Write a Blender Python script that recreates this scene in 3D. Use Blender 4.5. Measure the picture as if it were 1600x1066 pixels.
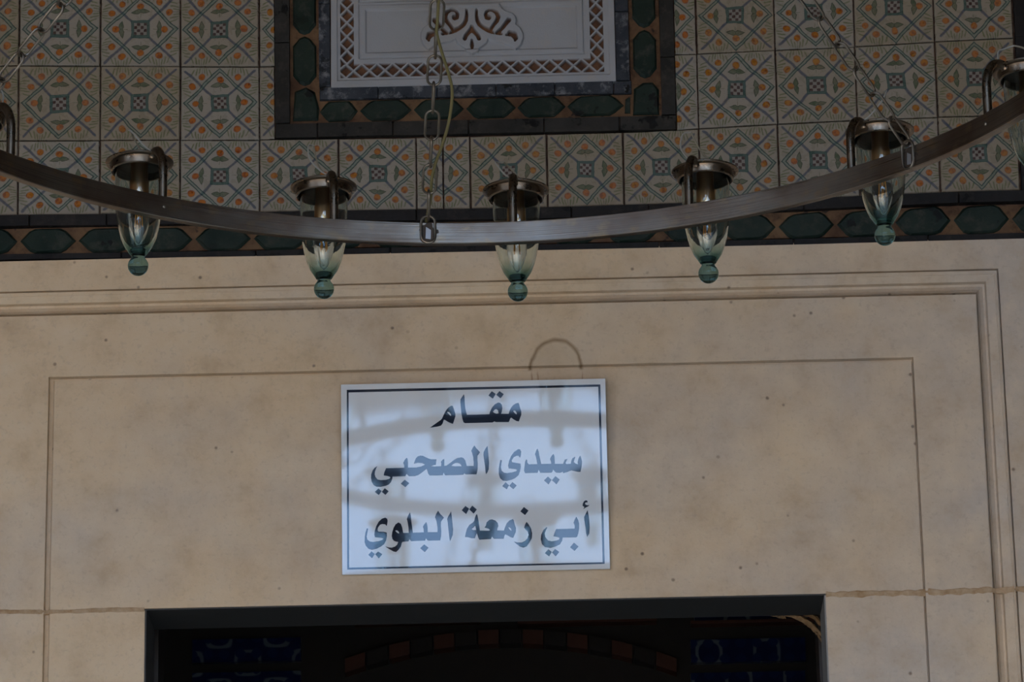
import bpy, bmesh, math, random
import numpy as np
from mathutils import Vector, Matrix
from mathutils.geometry import tessellate_polygon
random.seed(7)
for o in list(bpy.data.objects): bpy.data.objects.remove(o)
C = bpy.context.scene.collection
sc = bpy.context.scene

# ------------------------------------------------------------------ camera
F_PX, TH, PSI, RHO = 6287.8, 0.332028, -0.0157325, -0.0180149
CAM = np.array([0., 0., 1.6])          # eye height above the court
D = 6.95                               # wall plane y = D
_f = np.array([math.sin(PSI)*math.cos(TH), math.cos(PSI)*math.cos(TH), math.sin(TH)])
_r = np.array([math.cos(PSI), -math.sin(PSI), 0]); _u = np.cross(_r, _f)
R_ = math.cos(RHO)*_r + math.sin(RHO)*_u; U_ = -math.sin(RHO)*_r + math.cos(RHO)*_u
cam = bpy.data.cameras.new('camera'); co = bpy.data.objects.new('camera', cam); C.objects.link(co)
cam.sensor_width = 36; cam.lens = F_PX*36/1600; cam.clip_end = 400
co.matrix_world = Matrix(((R_[0], U_[0], -_f[0], CAM[0]), (R_[1], U_[1], -_f[1], CAM[1]), (R_[2], U_[2], -_f[2], CAM[2]), (0, 0, 0, 1)))
sc.camera = co
def W(px, py, off=0.0, y=D):
    """measured photo point -> (x, z) on the wall plane"""
    v = (px-800)/F_PX*R_ + (533-py)/F_PX*U_ + _f
    p = CAM + v*(y/v[1])
    return Vector((p[0], y-off, p[2]))
def P(p):
    d = np.array(p)-CAM; w = d@_f
    return 800+F_PX*(d@R_)/w, 533-F_PX*(d@U_)/w

# ------------------------------------------------------------------ world, sun, exposure
sc.view_settings.view_transform = 'Standard'; sc.view_settings.look = 'None'
sc.view_settings.exposure = 0.29; sc.view_settings.gamma = 1; sc.view_settings.use_curve_mapping = False
world = bpy.data.worlds.new('sky'); sc.world = world; world.use_nodes = True
nt = world.node_tree; nt.nodes.clear()
wo = nt.nodes.new('ShaderNodeOutputWorld'); bg = nt.nodes.new('ShaderNodeBackground')
tc = nt.nodes.new('ShaderNodeTexCoord'); no = nt.nodes.new('ShaderNodeTexNoise'); rp = nt.nodes.new('ShaderNodeValToRGB')
mp = nt.nodes.new('ShaderNodeMapping'); mp.inputs['Scale'].default_value = (1, 1, 2.2)
no.inputs['Scale'].default_value = 3.2; no.inputs['Detail'].default_value = 5
rp.color_ramp.elements[0].position = .42; rp.color_ramp.elements[0].color = (.36, .68, 1.25, 1)
rp.color_ramp.elements[1].position = .72; rp.color_ramp.elements[1].color = (.80, 1.02, 1.3, 1)
nt.links.new(tc.outputs['Generated'], mp.inputs[0]); nt.links.new(mp.outputs[0], no.inputs['Vector'])
nt.links.new(no.outputs['Fac'], rp.inputs[0]); nt.links.new(rp.outputs[0], bg.inputs['Color'])
bg.inputs['Strength'].default_value = 4.5
nt.links.new(bg.outputs[0], wo.inputs[0])
sun = bpy.data.lights.new('sun', 'SUN'); so = bpy.data.objects.new('sun', sun); C.objects.link(so)
sun.energy = 9.5; sun.angle = .01; sun.color = (1, .82, .62)
so.rotation_euler = (math.radians(-38), 0, math.radians(-26))    # from behind the building, onto the court

# ------------------------------------------------------------------ helpers
def link(name, me, mat=None, parent=None, loc=None, smooth=False):
    o = bpy.data.objects.new(name, me); C.objects.link(o)
    if mat and not me.materials: me.materials.append(mat)
    if parent: o.parent = parent
    if loc is not None: o.location = loc
    if smooth:
        for p in me.polygons: p.use_smooth = True
    return o
def mesh(name, V, Fc, mat=None, parent=None, centre=True, smooth=False, base=None):
    """mesh from world points, its origin moved to its own centre; base = world origin of parent"""
    V = [Vector(v) for v in V]
    c = Vector((0, 0, 0))
    if centre:
        lo = Vector([min(v[i] for v in V) for i in range(3)]); hi = Vector([max(v[i] for v in V) for i in range(3)])
        c = (lo+hi)/2
    me = bpy.data.meshes.new(name); me.from_pydata([tuple(v-c) for v in V], [], Fc); me.update()
    return link(name, me, mat, parent, c-(base or Vector((0, 0, 0))), smooth)
def empty(name, loc=(0, 0, 0), parent=None):
    o = bpy.data.objects.new(name, None); C.objects.link(o); o.location = loc; o.empty_display_size = .05
    if parent: o.parent = parent
    return o
def tag(o, label, cat, group=None):
    o['label'] = label; o['category'] = cat
    if group: o['group'] = group
    return o
def struct(o): o['kind'] = 'structure'; return o
def box(name, lo, hi, mat, parent=None, base=None):
    x0, y0, z0 = lo; x1, y1, z1 = hi
    V = [(x0, y0, z0), (x1, y0, z0), (x1, y1, z0), (x0, y1, z0), (x0, y0, z1), (x1, y0, z1), (x1, y1, z1), (x0, y1, z1)]
    return mesh(name, V, [(0, 3, 2, 1), (4, 5, 6, 7), (0, 1, 5, 4), (1, 2, 6, 5), (2, 3, 7, 6), (3, 0, 4, 7)], mat, parent, base=base)
def prism(pts, front, back, bevel=0.0):
    """pts: (x, z) outline counter-clockwise seen from the camera side (-y); front/back: y values. bevelled front edge"""
    n = len(pts)
    cx = sum(p[0] for p in pts)/n; cz = sum(p[1] for p in pts)/n
    def ins(p, b):
        d = math.hypot(p[0]-cx, p[1]-cz) or 1
        return (p[0]-(p[0]-cx)/d*b*1.3, p[1]-(p[1]-cz)/d*b*1.3)
    V = [(p[0], back, p[1]) for p in pts]
    Fc = []
    if bevel:
        V += [(p[0], front+bevel, p[1]) for p in pts] + [(*ins(p, bevel)[:1], front, ins(p, bevel)[1]) for p in pts]
        L = 3
    else:
        V += [(p[0], front, p[1]) for p in pts]; L = 2
    for l in range(L-1):
        for i in range(n):
            j = (i+1) % n
            Fc.append((l*n+i, l*n+j, (l+1)*n+j, (l+1)*n+i))
    Fc.append(tuple((L-1)*n+i for i in range(n)))
    return V, Fc
def lathe(prof, seg=24, z0=0):
    V = []; Fc = []
    for r, z in prof:
        for i in range(seg):
            a = 2*math.pi*i/seg; V.append((r*math.cos(a), r*math.sin(a), z+z0))
    for k in range(len(prof)-1):
        for i in range(seg):
            j = (i+1) % seg; Fc.append((k*seg+i, k*seg+j, (k+1)*seg+j, (k+1)*seg+i))
    return V, Fc
def cap_fix(V, Fc):
    bm = bmesh.new(); vs = [bm.verts.new(v) for v in V]
    for f in Fc:
        try: bm.faces.new([vs[i] for i in f])
        except ValueError: pass
    bmesh.ops.remove_doubles(bm, verts=bm.verts, dist=1e-6)
    bmesh.ops.dissolve_degenerate(bm, edges=bm.edges, dist=1e-7)
    bmesh.ops.recalc_face_normals(bm, faces=bm.faces)
    return bm
def me_from(name, V, Fc):
    bm = cap_fix(V, Fc); me = bpy.data.meshes.new(name); bm.to_mesh(me); bm.free(); return me
def tube(path, r, seg=8, closed=False):
    path = [Vector(p) for p in path]; n = len(path); V = []; Fc = []
    rr = r if isinstance(r, (list, tuple)) else [r]*n
    prev = None
    for i, p in enumerate(path):
        a = path[(i-1) % n] if (closed or i > 0) else p; b = path[(i+1) % n] if (closed or i < n-1) else p
        t = (b-a).normalized()
        if prev is None:
            up = Vector((0, 0, 1)) if abs(t.z) < .9 else Vector((1, 0, 0))
            s = t.cross(up).normalized()
        else: s = (prev - t*prev.dot(t)).normalized()
        prev = s; q = t.cross(s)
        for k in range(seg):
            an = 2*math.pi*k/seg; V.append(p+(s*math.cos(an)+q*math.sin(an))*rr[i])
    m = n if closed else n-1
    for i in range(m):
        for k in range(seg):
            l = (k+1) % seg; i2 = (i+1) % n
            Fc.append((i*seg+k, i*seg+l, i2*seg+l, i2*seg+k))
    if not closed:
        Fc.append(tuple(range(seg))[::-1]); Fc.append(tuple((n-1)*seg+k for k in range(seg)))
    return V, Fc
def crom(pts, n=8):
    pts = [Vector(p) for p in pts]; out = []
    for i in range(len(pts)-1):
        p0 = pts[max(i-1, 0)]; p1 = pts[i]; p2 = pts[i+1]; p3 = pts[min(i+2, len(pts)-1)]
        for k in range(n):
            t = k/n
            out.append(.5*((2*p1)+(p2-p0)*t+(2*p0-5*p1+4*p2-p3)*t*t+(3*p1-p0-3*p2+p3)*t**3))
    out.append(pts[-1]); return out

# ------------------------------------------------------------------ node expression helper
class X:
    nt = None
    def __init__(s, v): s.v = v
    @staticmethod
    def m(op, *a, clamp=False):
        n = X.nt.nodes.new('ShaderNodeMath'); n.operation = op; n.use_clamp = clamp
        for i, q in enumerate(a):
            q = q.v if isinstance(q, X) else q
            if isinstance(q, (int, float)): n.inputs[i].default_value = q
            else: X.nt.links.new(q, n.inputs[i])
        return X(n.outputs[0])
    def __add__(s, o): return X.m('ADD', s, o)
    __radd__ = __add__
    def __sub__(s, o): return X.m('SUBTRACT', s, o)
    def __rsub__(s, o): return X.m('SUBTRACT', o, s)
    def __mul__(s, o): return X.m('MULTIPLY', s, o)
    __rmul__ = __mul__
    def __truediv__(s, o): return X.m('DIVIDE', s, o)
    def __abs__(s): return X.m('ABSOLUTE', s)
def mx(a, b): return X.m('MAXIMUM', a, b)
def mn(a, b): return X.m('MINIMUM', a, b)
def below(a, t, soft=.004):      # 1 where a < t
    n = X.nt.nodes.new('ShaderNodeMapRange'); n.inputs['From Min'].default_value = t-soft; n.inputs['From Max'].default_value = t+soft
    n.inputs['To Min'].default_value = 1; n.inputs['To Max'].default_value = 0
    X.nt.links.new(a.v, n.inputs['Value']); return X(n.outputs[0])
def mr(a, f0, f1, t0, t1):
    n = X.nt.nodes.new('ShaderNodeMapRange'); n.inputs['From Min'].default_value = f0; n.inputs['From Max'].default_value = f1
    n.inputs['To Min'].default_value = t0; n.inputs['To Max'].default_value = t1
    X.nt.links.new(a.v, n.inputs['Value']); return X(n.outputs[0])
def mixc(a, b, f):
    n = X.nt.nodes.new('ShaderNodeMix'); n.data_type = 'RGBA'
    for q, i in ((f, 0), (a, 6), (b, 7)):
        q = q.v if isinstance(q, X) else q
        if isinstance(q, tuple): n.inputs[i].default_value = (*q, 1)
        elif isinstance(q, (int, float)): n.inputs[i].default_value = q
        else: X.nt.links.new(q, n.inputs[i])
    return n.outputs[2]
def noise(vec, scale, detail=3, rough=.5, dist=0, out='Fac'):
    n = X.nt.nodes.new('ShaderNodeTexNoise'); n.inputs['Scale'].default_value = scale; n.inputs['Detail'].default_value = detail
    n.inputs['Roughness'].default_value = rough; n.inputs['Distortion'].default_value = dist
    X.nt.links.new(vec, n.inputs['Vector']); return n.outputs[out]
def sep(vec):
    n = X.nt.nodes.new('ShaderNodeSeparateXYZ'); X.nt.links.new(vec, n.inputs[0]); return [X(n.outputs[i]) for i in range(3)]
def comb(x, y, z):
    n = X.nt.nodes.new('ShaderNodeCombineXYZ')
    for i, q in enumerate((x, y, z)):
        q = q.v if isinstance(q, X) else q
        if isinstance(q, (int, float)): n.inputs[i].default_value = q
        else: X.nt.links.new(q, n.inputs[i])
    return n.outputs[0]
def material(name, rough=.5, metal=0., color=(.5, .5, .5), spec=.5, ior=1.45):
    m = bpy.data.materials.new(name); m.use_nodes = True; X.nt = m.node_tree
    b = m.node_tree.nodes['Principled BSDF']
    b.inputs['Roughness'].default_value = rough; b.inputs['Metallic'].default_value = metal
    b.inputs['Base Color'].default_value = (*color, 1); b.inputs['Specular IOR Level'].default_value = spec; b.inputs['IOR'].default_value = ior
    return m, b
def pos(): return X.nt.nodes.new('ShaderNodeNewGeometry').outputs['Position']
def objc(): return X.nt.nodes.new('ShaderNodeTexCoord').outputs['Object']
def rnd(): return X(X.nt.nodes.new('ShaderNodeObjectInfo').outputs['Random'])
def bump(b, h, strength=.3, dist=.002):
    n = X.nt.nodes.new('ShaderNodeBump'); n.inputs['Strength'].default_value = strength; n.inputs['Distance'].default_value = dist
    X.nt.links.new(h.v if isinstance(h, X) else h, n.inputs['Height']); X.nt.links.new(n.outputs[0], b.inputs['Normal'])
def setc(b, c): X.nt.links.new(c, b.inputs['Base Color'])
def voro(vec, scale, feature='F1'):
    n = X.nt.nodes.new('ShaderNodeTexVoronoi'); n.inputs['Scale'].default_value = scale; n.feature = feature
    X.nt.links.new(vec, n.inputs['Vector']); return n

# ------------------------------------------------------------------ materials
def mat_stone():
    m, b = material('limestone', rough=.75, spec=.3)
    p = pos(); n1 = X(noise(p, 2.3, 4, .6)); n2 = X(noise(p, 16, 6, .65)); n3 = X(noise(p, 110, 2, .6))
    c = mixc((.58, .43, .28), (.46, .385, .315), mr(n1*.9+sep(p)[0]*.10, .36, .60, 0, 1))
    c = mixc(c, (.40, .285, .175), mr(n2, .5, .72, 0, .55))
    c = mixc(c, (.63, .50, .36), mr(n2, .50, .30, 0, .5))
    c = mixc(c, (.36, .28, .21), mr(n3, .55, .75, 0, .35))
    # pits and fly specks
    v = voro(p, 34); vd = X(v.outputs['Distance']); vc = sep(v.outputs['Color'])
    pit = below(vd, .10, .04)*mr(vc[0], .80, .84, 0, 1)
    c = mixc(c, (.17, .12, .09), pit*.8)
    v = voro(p, 9); vd = X(v.outputs['Distance']); vc = sep(v.outputs['Color'])
    c = mixc(c, (.15, .09, .055), below(vd, .030, .012)*mr(vc[1], .72, .76, 0, 1)*.6)
    # ring of an old water stain above the sign
    w = W(870, 574); x, y, z = sep(p)
    wx = X(noise(p, 22, 3)); dx = (x-w.x)*(1.0)+ (wx-.5)*.02; dz = (z-w.z)*.86+(X(noise(p, 17, 2))-.5)*.016
    rr = X.m('SQRT', dx*dx+dz*dz)
    ring = mr(abs(rr-.0455), .0008, .0055, 1, 0)*mr(z, w.z-.006, w.z-.001, .0, 1)
    c = mixc(c, (.19, .11, .05), ring*mr(wx, .35, .6, .55, .9))
    inn = below(rr, .0455, .006)*mr(z, w.z-.004, w.z+.01, .0, 1)
    c = mixc(c, (.47, .37, .25), inn*.3)
    # rusty runs under it
    for px_, s in ((833, .0022), (842, .0022), (910, .0016)):
        q = W(px_, 590); g = mr(abs(x-q.x+(wx-.5)*.012), 0, s, 1, 0)*mr(abs(z-q.z), .004, .016, 1, 0)
        c = mixc(c, (.27, .13, .07), g*.7)
    setc(b, c)
    bump(b, n3*.5+n2*.8-pit*1.5, .35, .0015); return m
def mat_mortar():
    m, b = material('mortar', rough=.9, spec=.2); p = pos(); n = X(noise(p, 40, 5, .7))
    setc(b, mixc((.30, .185, .095), (.46, .33, .21), mr(n, .35, .65, 0, 1))); bump(b, n, .6, .003); return m
def mat_grout():
    m, b = material('grout', rough=.95, spec=.1); p = pos(); n = X(noise(p, 30, 4, .7))
    setc(b, mixc((.045, .026, .022), (.14, .085, .06), mr(n, .4, .7, 0, 1))); return m
def mat_tile():
    m, b = material('painted_tile', rough=.28, spec=.35)
    uvn = X.nt.nodes.new('ShaderNodeUVMap'); uvn.uv_map = 'UVMap'
    r = rnd(); r2 = X.m('FRACT', r*37.7); r3 = X.m('FRACT', r*91.3)
    u, v, _ = sep(uvn.outputs[0])
    base = comb(u+r*19, v+r*7, r*13)
    w1 = noise(base, 3.0, 2, out='Color'); wr, wg, _ = sep(w1)
    f1 = noise(base, 26, 2, out='Color'); fr_, fg_, _ = sep(f1)
    x = u-.5+(wr-.5)*.070+(fr_-.5)*.010; y = v-.5+(wg-.5)*.070+(fg_-.5)*.010
    ax = abs(x); ay = abs(y); M = mx(ax, ay); mm = mn(ax, ay)
    bl = X(noise(base, 9, 4, .6)); wash = mr(bl, .3, .7, .45, 1.0)
    c = mixc((.37, .305, .22), (.41, .37, .315), r2)
    c = mixc(c, (.46, .36, .27), mr(bl, .45, .75, 0, .45)*r3)
    # corner sprays
    t = abs(mm-.235); e = .5-M
    GR = (.125, .15, .045)
    for a0, k, lo, hi, wd in ((.024, .26, .005, .085, .009), (.054, .34, .015, .12, .0095), (.084, .55, .035, .125, .009)):
        q = abs(t-(a0+e*k-e*e*1.0))
        msk = below(q, wd, .005)*below(abs(e-(lo+hi)/2), (hi-lo)/2, .01)
        c = mixc(c, GR, msk*.9*wash)
    c = mixc(c, (.13, .12, .07), below(t, .004, .004)*below(e, .105, .006)*.7)
    # axis sprig: stem and leaf pair
    c = mixc(c, (.10, .12, .06), below(mm, .003, .004)*below(abs(M-.22), .055, .006)*.8)
    ll = mm/.112
    lf = abs(M-.247+mm*mm*.9)-(.034*(1-ll*ll))*(mr(mm, .0, .03, .4, 1))
    c = mixc(c, (.075, .115, .055), below(lf, .002, .005)*wash)
    c = mixc(c, (.02, .035, .02), below(abs(lf), .004, .004)*.75)
    # diagonal blue bars
    d = (M-mm)*.7071
    dg = mx(mr(M, .10, .115, 0, 1)*mr(M, .47, .455, 0, 1)*below(d, .0165, .006), 0)
    c = mixc(c, (.055, .075, .125), dg*mr(bl, .3, .7, .6, .95))
    # green diamond of two lines
    s = ax+ay
    c = mixc(c, (.085, .20, .165), below(abs(s-.452), .027, .006)*wash*mr(bl, .35, .62, .95, .35))
    c = mixc(c, (.012, .060, .058), mx(below(abs(s-.428), .0085, .005), below(abs(s-.478), .0085, .005))*mr(bl, .3, .7, .8, 1.0))
    # centre square with checks
    c = mixc(c, (.08, .14, .12), below(M, .112, .005)*.9)
    c = mixc(c, (.04, .10, .09), below(abs(M-.112), .006, .004)*.9)
    c = mixc(c, (.31, .28, .25), below(M, .084, .004))
    c = mixc(c, (.04, .09, .08), below(abs(M-.086), .005, .004)*.9)
    ck = X.m('SINE', x*74)*X.m('SINE', y*74)
    c = mixc(c, (.07, .028, .022), below(ck*-1, -.08, .15)*below(M, .08, .004)*.9)
    # oranges
    def orange(cx, cy, rad):
        dx = M-cx; dy = mm-cy; return X.m('SQRT', dx*dx+dy*dy), rad
    for cx, cy, rad in ((.318, 0, .042), (.362, .232, .043)):
        q, rad = orange(cx, cy, rad)
        k = below(q, rad, .005)
        oc = mixc((.50, .14, .012), (.45, .19, .012), r3); oc = mixc(oc, (.24, .05, .015), mr(X(noise(base, 22, 2)), .48, .62, 0, .75))
        c = mixc(c, oc, k*mr(r2, 0, 1, .8, 1.0))
        c = mixc(c, (.28, .08, .03), below(abs(q-rad), .003, .005)*.7)
    # crackle, dirt
    n5 = X(noise(base, 60, 3)); c = mixc(c, (.2, .15, .11), mr(n5, .6, .8, 0, .3))
    c = mixc(c, (0, 0, 0), .45); setc(b, c); bump(b, bl, .12, .003)
    X.nt.links.new(mr(bl, .3, .7, .2, .42).v, b.inputs['Roughness']); return m
def mat_glaze(name, c0, c1, dirt, chip, rough=.25, sc_=14):
    m, b = material(name, rough=rough, spec=.22)
    p = pos(); r = rnd(); n = X(noise(p, sc_, 5, .65)); n2 = X(noise(p, sc_*3.1, 4, .7))
    c = mixc(c0, c1, mr(n, .35, .65, 0, 1)); c = mixc(c, dirt, mr(n2, .52, .72, 0, .7))
    c = mixc(c, chip, mr(X(noise(p, 27, 3, .6)), .62, .655, 0, 1)*mr(r, .3, .5, 0, 1))
    setc(b, c); X.nt.links.new(mr(n2, .35, .65, rough, rough+.35).v, b.inputs['Roughness']); bump(b, n, .4, .004); return m
def mat_plaster():
    m, b = material('white_plaster', rough=.65, spec=.3)
    a = X.nt.nodes.new('ShaderNodeAttribute'); a.attribute_name = 'pigment'
    p = pos(); n = X(noise(p, 25, 5, .65)); n2 = X(noise(p, 5, 3))
    c = mixc((.27, .275, .295), (.235, .23, .23), mr(n2, .4, .65, 0, 1)); c = mixc(c, (.36, .29, .23), mr(n, .58, .78, 0, .5))
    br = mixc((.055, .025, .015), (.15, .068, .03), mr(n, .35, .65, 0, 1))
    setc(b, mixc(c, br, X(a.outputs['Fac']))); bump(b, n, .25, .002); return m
def mat_metal(name, c0, c1, rough=.35, s=18):
    m, b = material(name, rough=rough, metal=1.0)
    p = objc(); n = X(noise(p, s, 4, .6)); n2 = X(noise(p, s*5, 3, .6))
    setc(b, mixc(c0, c1, mr(n, .35, .65, 0, 1)))
    X.nt.links.new(mr(n2, .3, .7, rough-.1, rough+.15).v, b.inputs['Roughness']); bump(b, n2, .03, .0005); return m
def mat_ring():
    m, b = material('brushed_bronze', rough=.35, metal=1.0)
    p = objc(); x, y, z = sep(p)
    ang = X.m('ARCTAN2', x, y)
    st = X(noise(comb(ang*3, z*520, 0), 1.0, 3)); bl = X(noise(comb(ang*7, z*10, 2.), 1.0, 3)); bl2 = X(noise(comb(ang*26, z*40, 5.), 1.0, 3))
    c = mixc((.17, .125, .095), (.25, .215, .18), mr(bl, .4, .6, 0, 1))
    c = mixc(c, (.30, .215, .13), mr(bl2, .56, .72, 0, .8))
    c = mixc(c, (.05, .035, .026), mr(st, .52, .75, 0, .6))
    setc(b, c); X.nt.links.new(mr(st, .3, .7, .26, .46).v, b.inputs['Roughness']); bump(b, st, .25, .0006); return m
def mat_glass(name, col, rough=.0, ior=1.45):
    m = bpy.data.materials.new(name); m.use_nodes = True; n = m.node_tree; n.nodes.clear()
    o = n.nodes.new('ShaderNodeOutputMaterial'); g = n.nodes.new('ShaderNodeBsdfGlass'); g.inputs['Color'].default_value = (*col, 1)
    g.inputs['Roughness'].default_value = rough; g.inputs['IOR'].default_value = ior
    if name == 'clear_glass':        # the blown glass is thicker and greener towards its foot
        X.nt = n; x, y, z = sep(objc()); n.links.new(mixc((.42, .60, .58), col, mr(z, -.050, -.020, 0, 1)), g.inputs['Color'])
    n.links.new(g.outputs[0], o.inputs[0]); return m
def flat(name, col, rough=.6, metal=0, spec=.5, ior=1.45, var=.15, s=30):
    m, b = material(name, rough=rough, metal=metal, spec=spec, ior=ior)
    n = X(noise(objc(), s, 3)); d = tuple(c*(1-var) for c in col); e = tuple(min(1, c*(1+var)) for c in col)
    setc(b, mixc(d, e, n)); return m
def mat_blue():
    m, b = material('blue_patterned_tile', rough=.3)
    x, y, z = sep(pos()); sx = X.m('SINE', x*42)*X.m('SINE', z*42); s2 = X.m('SINE', (x+z)*75)*X.m('SINE', (x-z)*75)
    c = mixc((.006, .010, .06), (.13, .15, .17), below(abs(sx-.25), .16, .05)); c = mixc(c, (.01, .02, .08), below(s2, -.25, .1))
    setc(b, c); return m
STONE = mat_stone(); MORTAR = mat_mortar(); GROUT = mat_grout(); TILE = mat_tile(); PLASTER = mat_plaster()
GREEN = mat_glaze('green_glaze', (.006, .013, .010), (.013, .022, .016), (.045, .045, .036), (.004, .004, .004), .3)
BLACK = mat_glaze('black_glaze', (.006, .0055, .006), (.014, .012, .012), (.035, .03, .027), (.002, .002, .002), .4)
CHARC = mat_glaze('charcoal_glaze', (.012, .011, .010), (.026, .024, .022), (.05, .045, .038), (.002, .002, .002), .45)
INK = mat_glaze('worn_inner_glaze', (.010, .013, .020), (.035, .040, .050), (.22, .22, .23), (.003, .003, .003), .45)
OCHRE = mat_glaze('ochre_glaze', (.055, .026, .014), (.13, .075, .038), (.025, .014, .01), (.02, .012, .01), .45)
RING = mat_ring()
BRASS = mat_metal('aged_brass', (.20, .15, .105), (.105, .08, .058), .3)
COPPER = None
STEEL = mat_metal('chain_steel', (.26, .22, .17), (.15, .125, .10), .35)
GLASS = mat_glass('clear_glass', (.955, .985, .975), ior=1.42); TEAL = mat_glass('teal_glass', (.48, .62, .60), .03, 1.4); BULB = mat_glass('bulb_glass', (.97, .98, 1))
COPPER = flat('copper_tube', (.72, .43, .22), .3, metal=1, var=.08); LINING = flat('dark_matte', (.02, .017, .015), .6)
CORD = flat('olive_cord', (.12, .098, .035), .5); WIRE = flat('pale_wire', (.24, .23, .20), .5); WIRED = flat('dark_wire', (.16, .14, .10), .6)
FIL = flat('filament', (.85, .33, .05), .5)
PLATE = flat('sign_white', (.60, .61, .62), .04, spec=.75, var=.02); PAINT = flat('sign_paint', (.012, .016, .028), .045, spec=.75, var=.05)
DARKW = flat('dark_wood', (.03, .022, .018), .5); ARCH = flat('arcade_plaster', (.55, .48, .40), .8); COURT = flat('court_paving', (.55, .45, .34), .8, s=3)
GALLERY = flat('gallery_plaster', (.26, .21, .16), .8); CEIL = flat('ceiling_wood', (.16, .12, .08), .7); BLUE = mat_blue(); RED = flat('painted_red_wood', (.10, .035, .02), .6); STRAW = flat('torn_matting', (.22, .13, .06), .8, var=.4)
SHADOWST = flat('shaded_jamb', (.065, .06, .056), .7); SOFFIT = flat('inner_soffit', (.030, .029, .028), .7); JAMBR = flat('lit_jamb', (.22, .21, .20), .7)  # jamb pair holds side light in its colour: left shaded, right lit

# ------------------------------------------------------------------ shell of the gallery
x_l, x_r = -4.2, 4.2
struct(box('floor', (-24, -15, -.1), (24, D+4.2, 0), COURT))
struct(box('ceiling', (-8.5, 1.45, 5.65), (8.5, D+4.2, 5.85), CEIL))
# wall behind everything, with the door hole
dl, dr = W(226, 950).x, W(1290, 927).x; dtop = W(760, 938.5).z
zt0 = W(760, 391).z           # top of the stone, foot of the glazed border
wall = struct(empty('wall_back', (0, D, 0)))
WB = Vector((0, D, 0))
back = .012                   # the tile bed lies behind the plane of the stone
def rectbox(name, x0, x1, z0, z1, y0, y1, mat, parent, base): return box(name, (x0, y0, z0), (x1, y1, z1), mat, parent, base)
rectbox('tile_bed', -8.3, 5.8, zt0-.02, 5.65, D+back, D+.30, GROUT, wall, WB)

# ---- painted tiles: measured courses
def interp(pts, x): return float(np.interp(x, [p[0] for p in pts], [p[1] for p in pts]))
xe = (-900, 2600)
row_bot = [(-900, 356), (28, 335), (156, 334), (400, 331), (528, 328.6), (854, 323.7), (973, 320), (1215, 312), (1468, 299.7), (1595, 296.4), (2600, 276)]
row_1 = [(-900, 238), (28, 218.5), (400, 217.5), (430, 216.5), (650, 214), (1058, 203), (1092, 199.5), (1207, 193), (1337, 187), (1480, 181.5), (1590, 179), (2600, 158)]
row_2 = [(-900, 120), (28, 101.4), (156, 102.2), (405, 103), (1092, 83.5), (1207, 78), (1332, 72.5), (1470, 64), (1584, 58), (2600, 38)]
def row(k):                                # k = 0 bottom line, upwards
    if k == 0: return lambda x: interp(row_bot, x)
    if k == 1: return lambda x: interp(row_1, x)
    return lambda x: interp(row_2, x)-(k-2)*114.8
tw = 124.8
tiles = []
vx_ = lambda x, y: x+(x-300)*.000034*(y-215)
def tile(xl, xr, k, u0=0., u1=1., sh=0.0):
    """one tile: photo columns xl..xr at y=215, course k; u range for cut tiles"""
    def colx(x, y): return x+(x-300)*.000034*(y-215)*1.0
    yt, yb = row(k+1), row(k)
    g = 1.15
    c = []
    for (x, f, sg) in ((xl+g, yb, -1), (xr-g, yb, -1), (xr-g, yt, 1), (xl+g, yt, 1)):
        y = f(x)+sg*g*.75; c.append(W(colx(x, y)+random.uniform(-.5, .5), y+random.uniform(-.4, .4)))
    pts = [(p.x, p.z) for p in c]
    fr = D+back-.009+random.uniform(-.0008, .0008)
    V, Fc = prism(pts, fr, D+back+.002, .0016)
    V = [list(v) for v in V]
    tx, tz = random.uniform(-.008, .008), random.uniform(-.008, .008)
    cx = sum(p[0] for p in pts)/4; cz = sum(p[1] for p in pts)/4
    for v in V[4:]: v[1] += (v[0]-cx)*tx+(v[2]-cz)*tz
    o = mesh('painted_tile', V, Fc, TILE, wall, base=WB)
    me = o.data; uv = me.uv_layers.new(name='UVMap')
    xs = [p[0] for p in pts]; zs = [p[1] for p in pts]
    x0, x1 = (xs[0]+xs[3])/2, (xs[1]+xs[2])/2; z0, z1 = (zs[0]+zs[1])/2, (zs[2]+zs[3])/2
    for lp in me.loops:
        co_ = me.vertices[lp.vertex_index].co+o.location+WB
        uv.data[lp.index].uv = (u0+(co_.x-x0)/(x1-x0)*(u1-u0), min(1, max(0, (co_.z-z0)/(z1-z0))))
    return o
# whole-width bottom course
cols0 = [28-tw*6, 28-tw*5, 28-tw*4, 28-tw*3, 28-tw*2, 28-tw, 28, 156, 281.5, 405.3, 528.4, 650]
for a, b_ in zip(cols0, cols0[1:]): tile(a, b_, 0)
tile(650, 692, 0, 0, .34); tile(692, 734, 0, .66, 1)
cols1 = [734, 854, 973, 1092.4, 1215.8, 1341, 1466.8, 1591]
for a, b_ in zip(cols1, cols1[1:]): tile(a, b_, 0)
cols2 = [1616+tw*i for i in range(5)]
for k in range(0, 6):
    for a, b_ in zip(cols2, cols2[1:]): tile(a, b_, k)
    yA, yB = row(k)(1603)+(1.5 if k == 0 else .3), row(k+1)(1603)-.3
    q4 = [W(vx_(1593, yA), yA), W(vx_(1614, yA), yA), W(vx_(1614, yB), yB), W(vx_(1593, yB), yB)]
    V, Fc = prism([(p.x, p.z) for p in q4], D+back-.014, D+back+.001, .0012); mesh('black_border_tile', V, Fc, BLACK, wall, base=WB)
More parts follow.
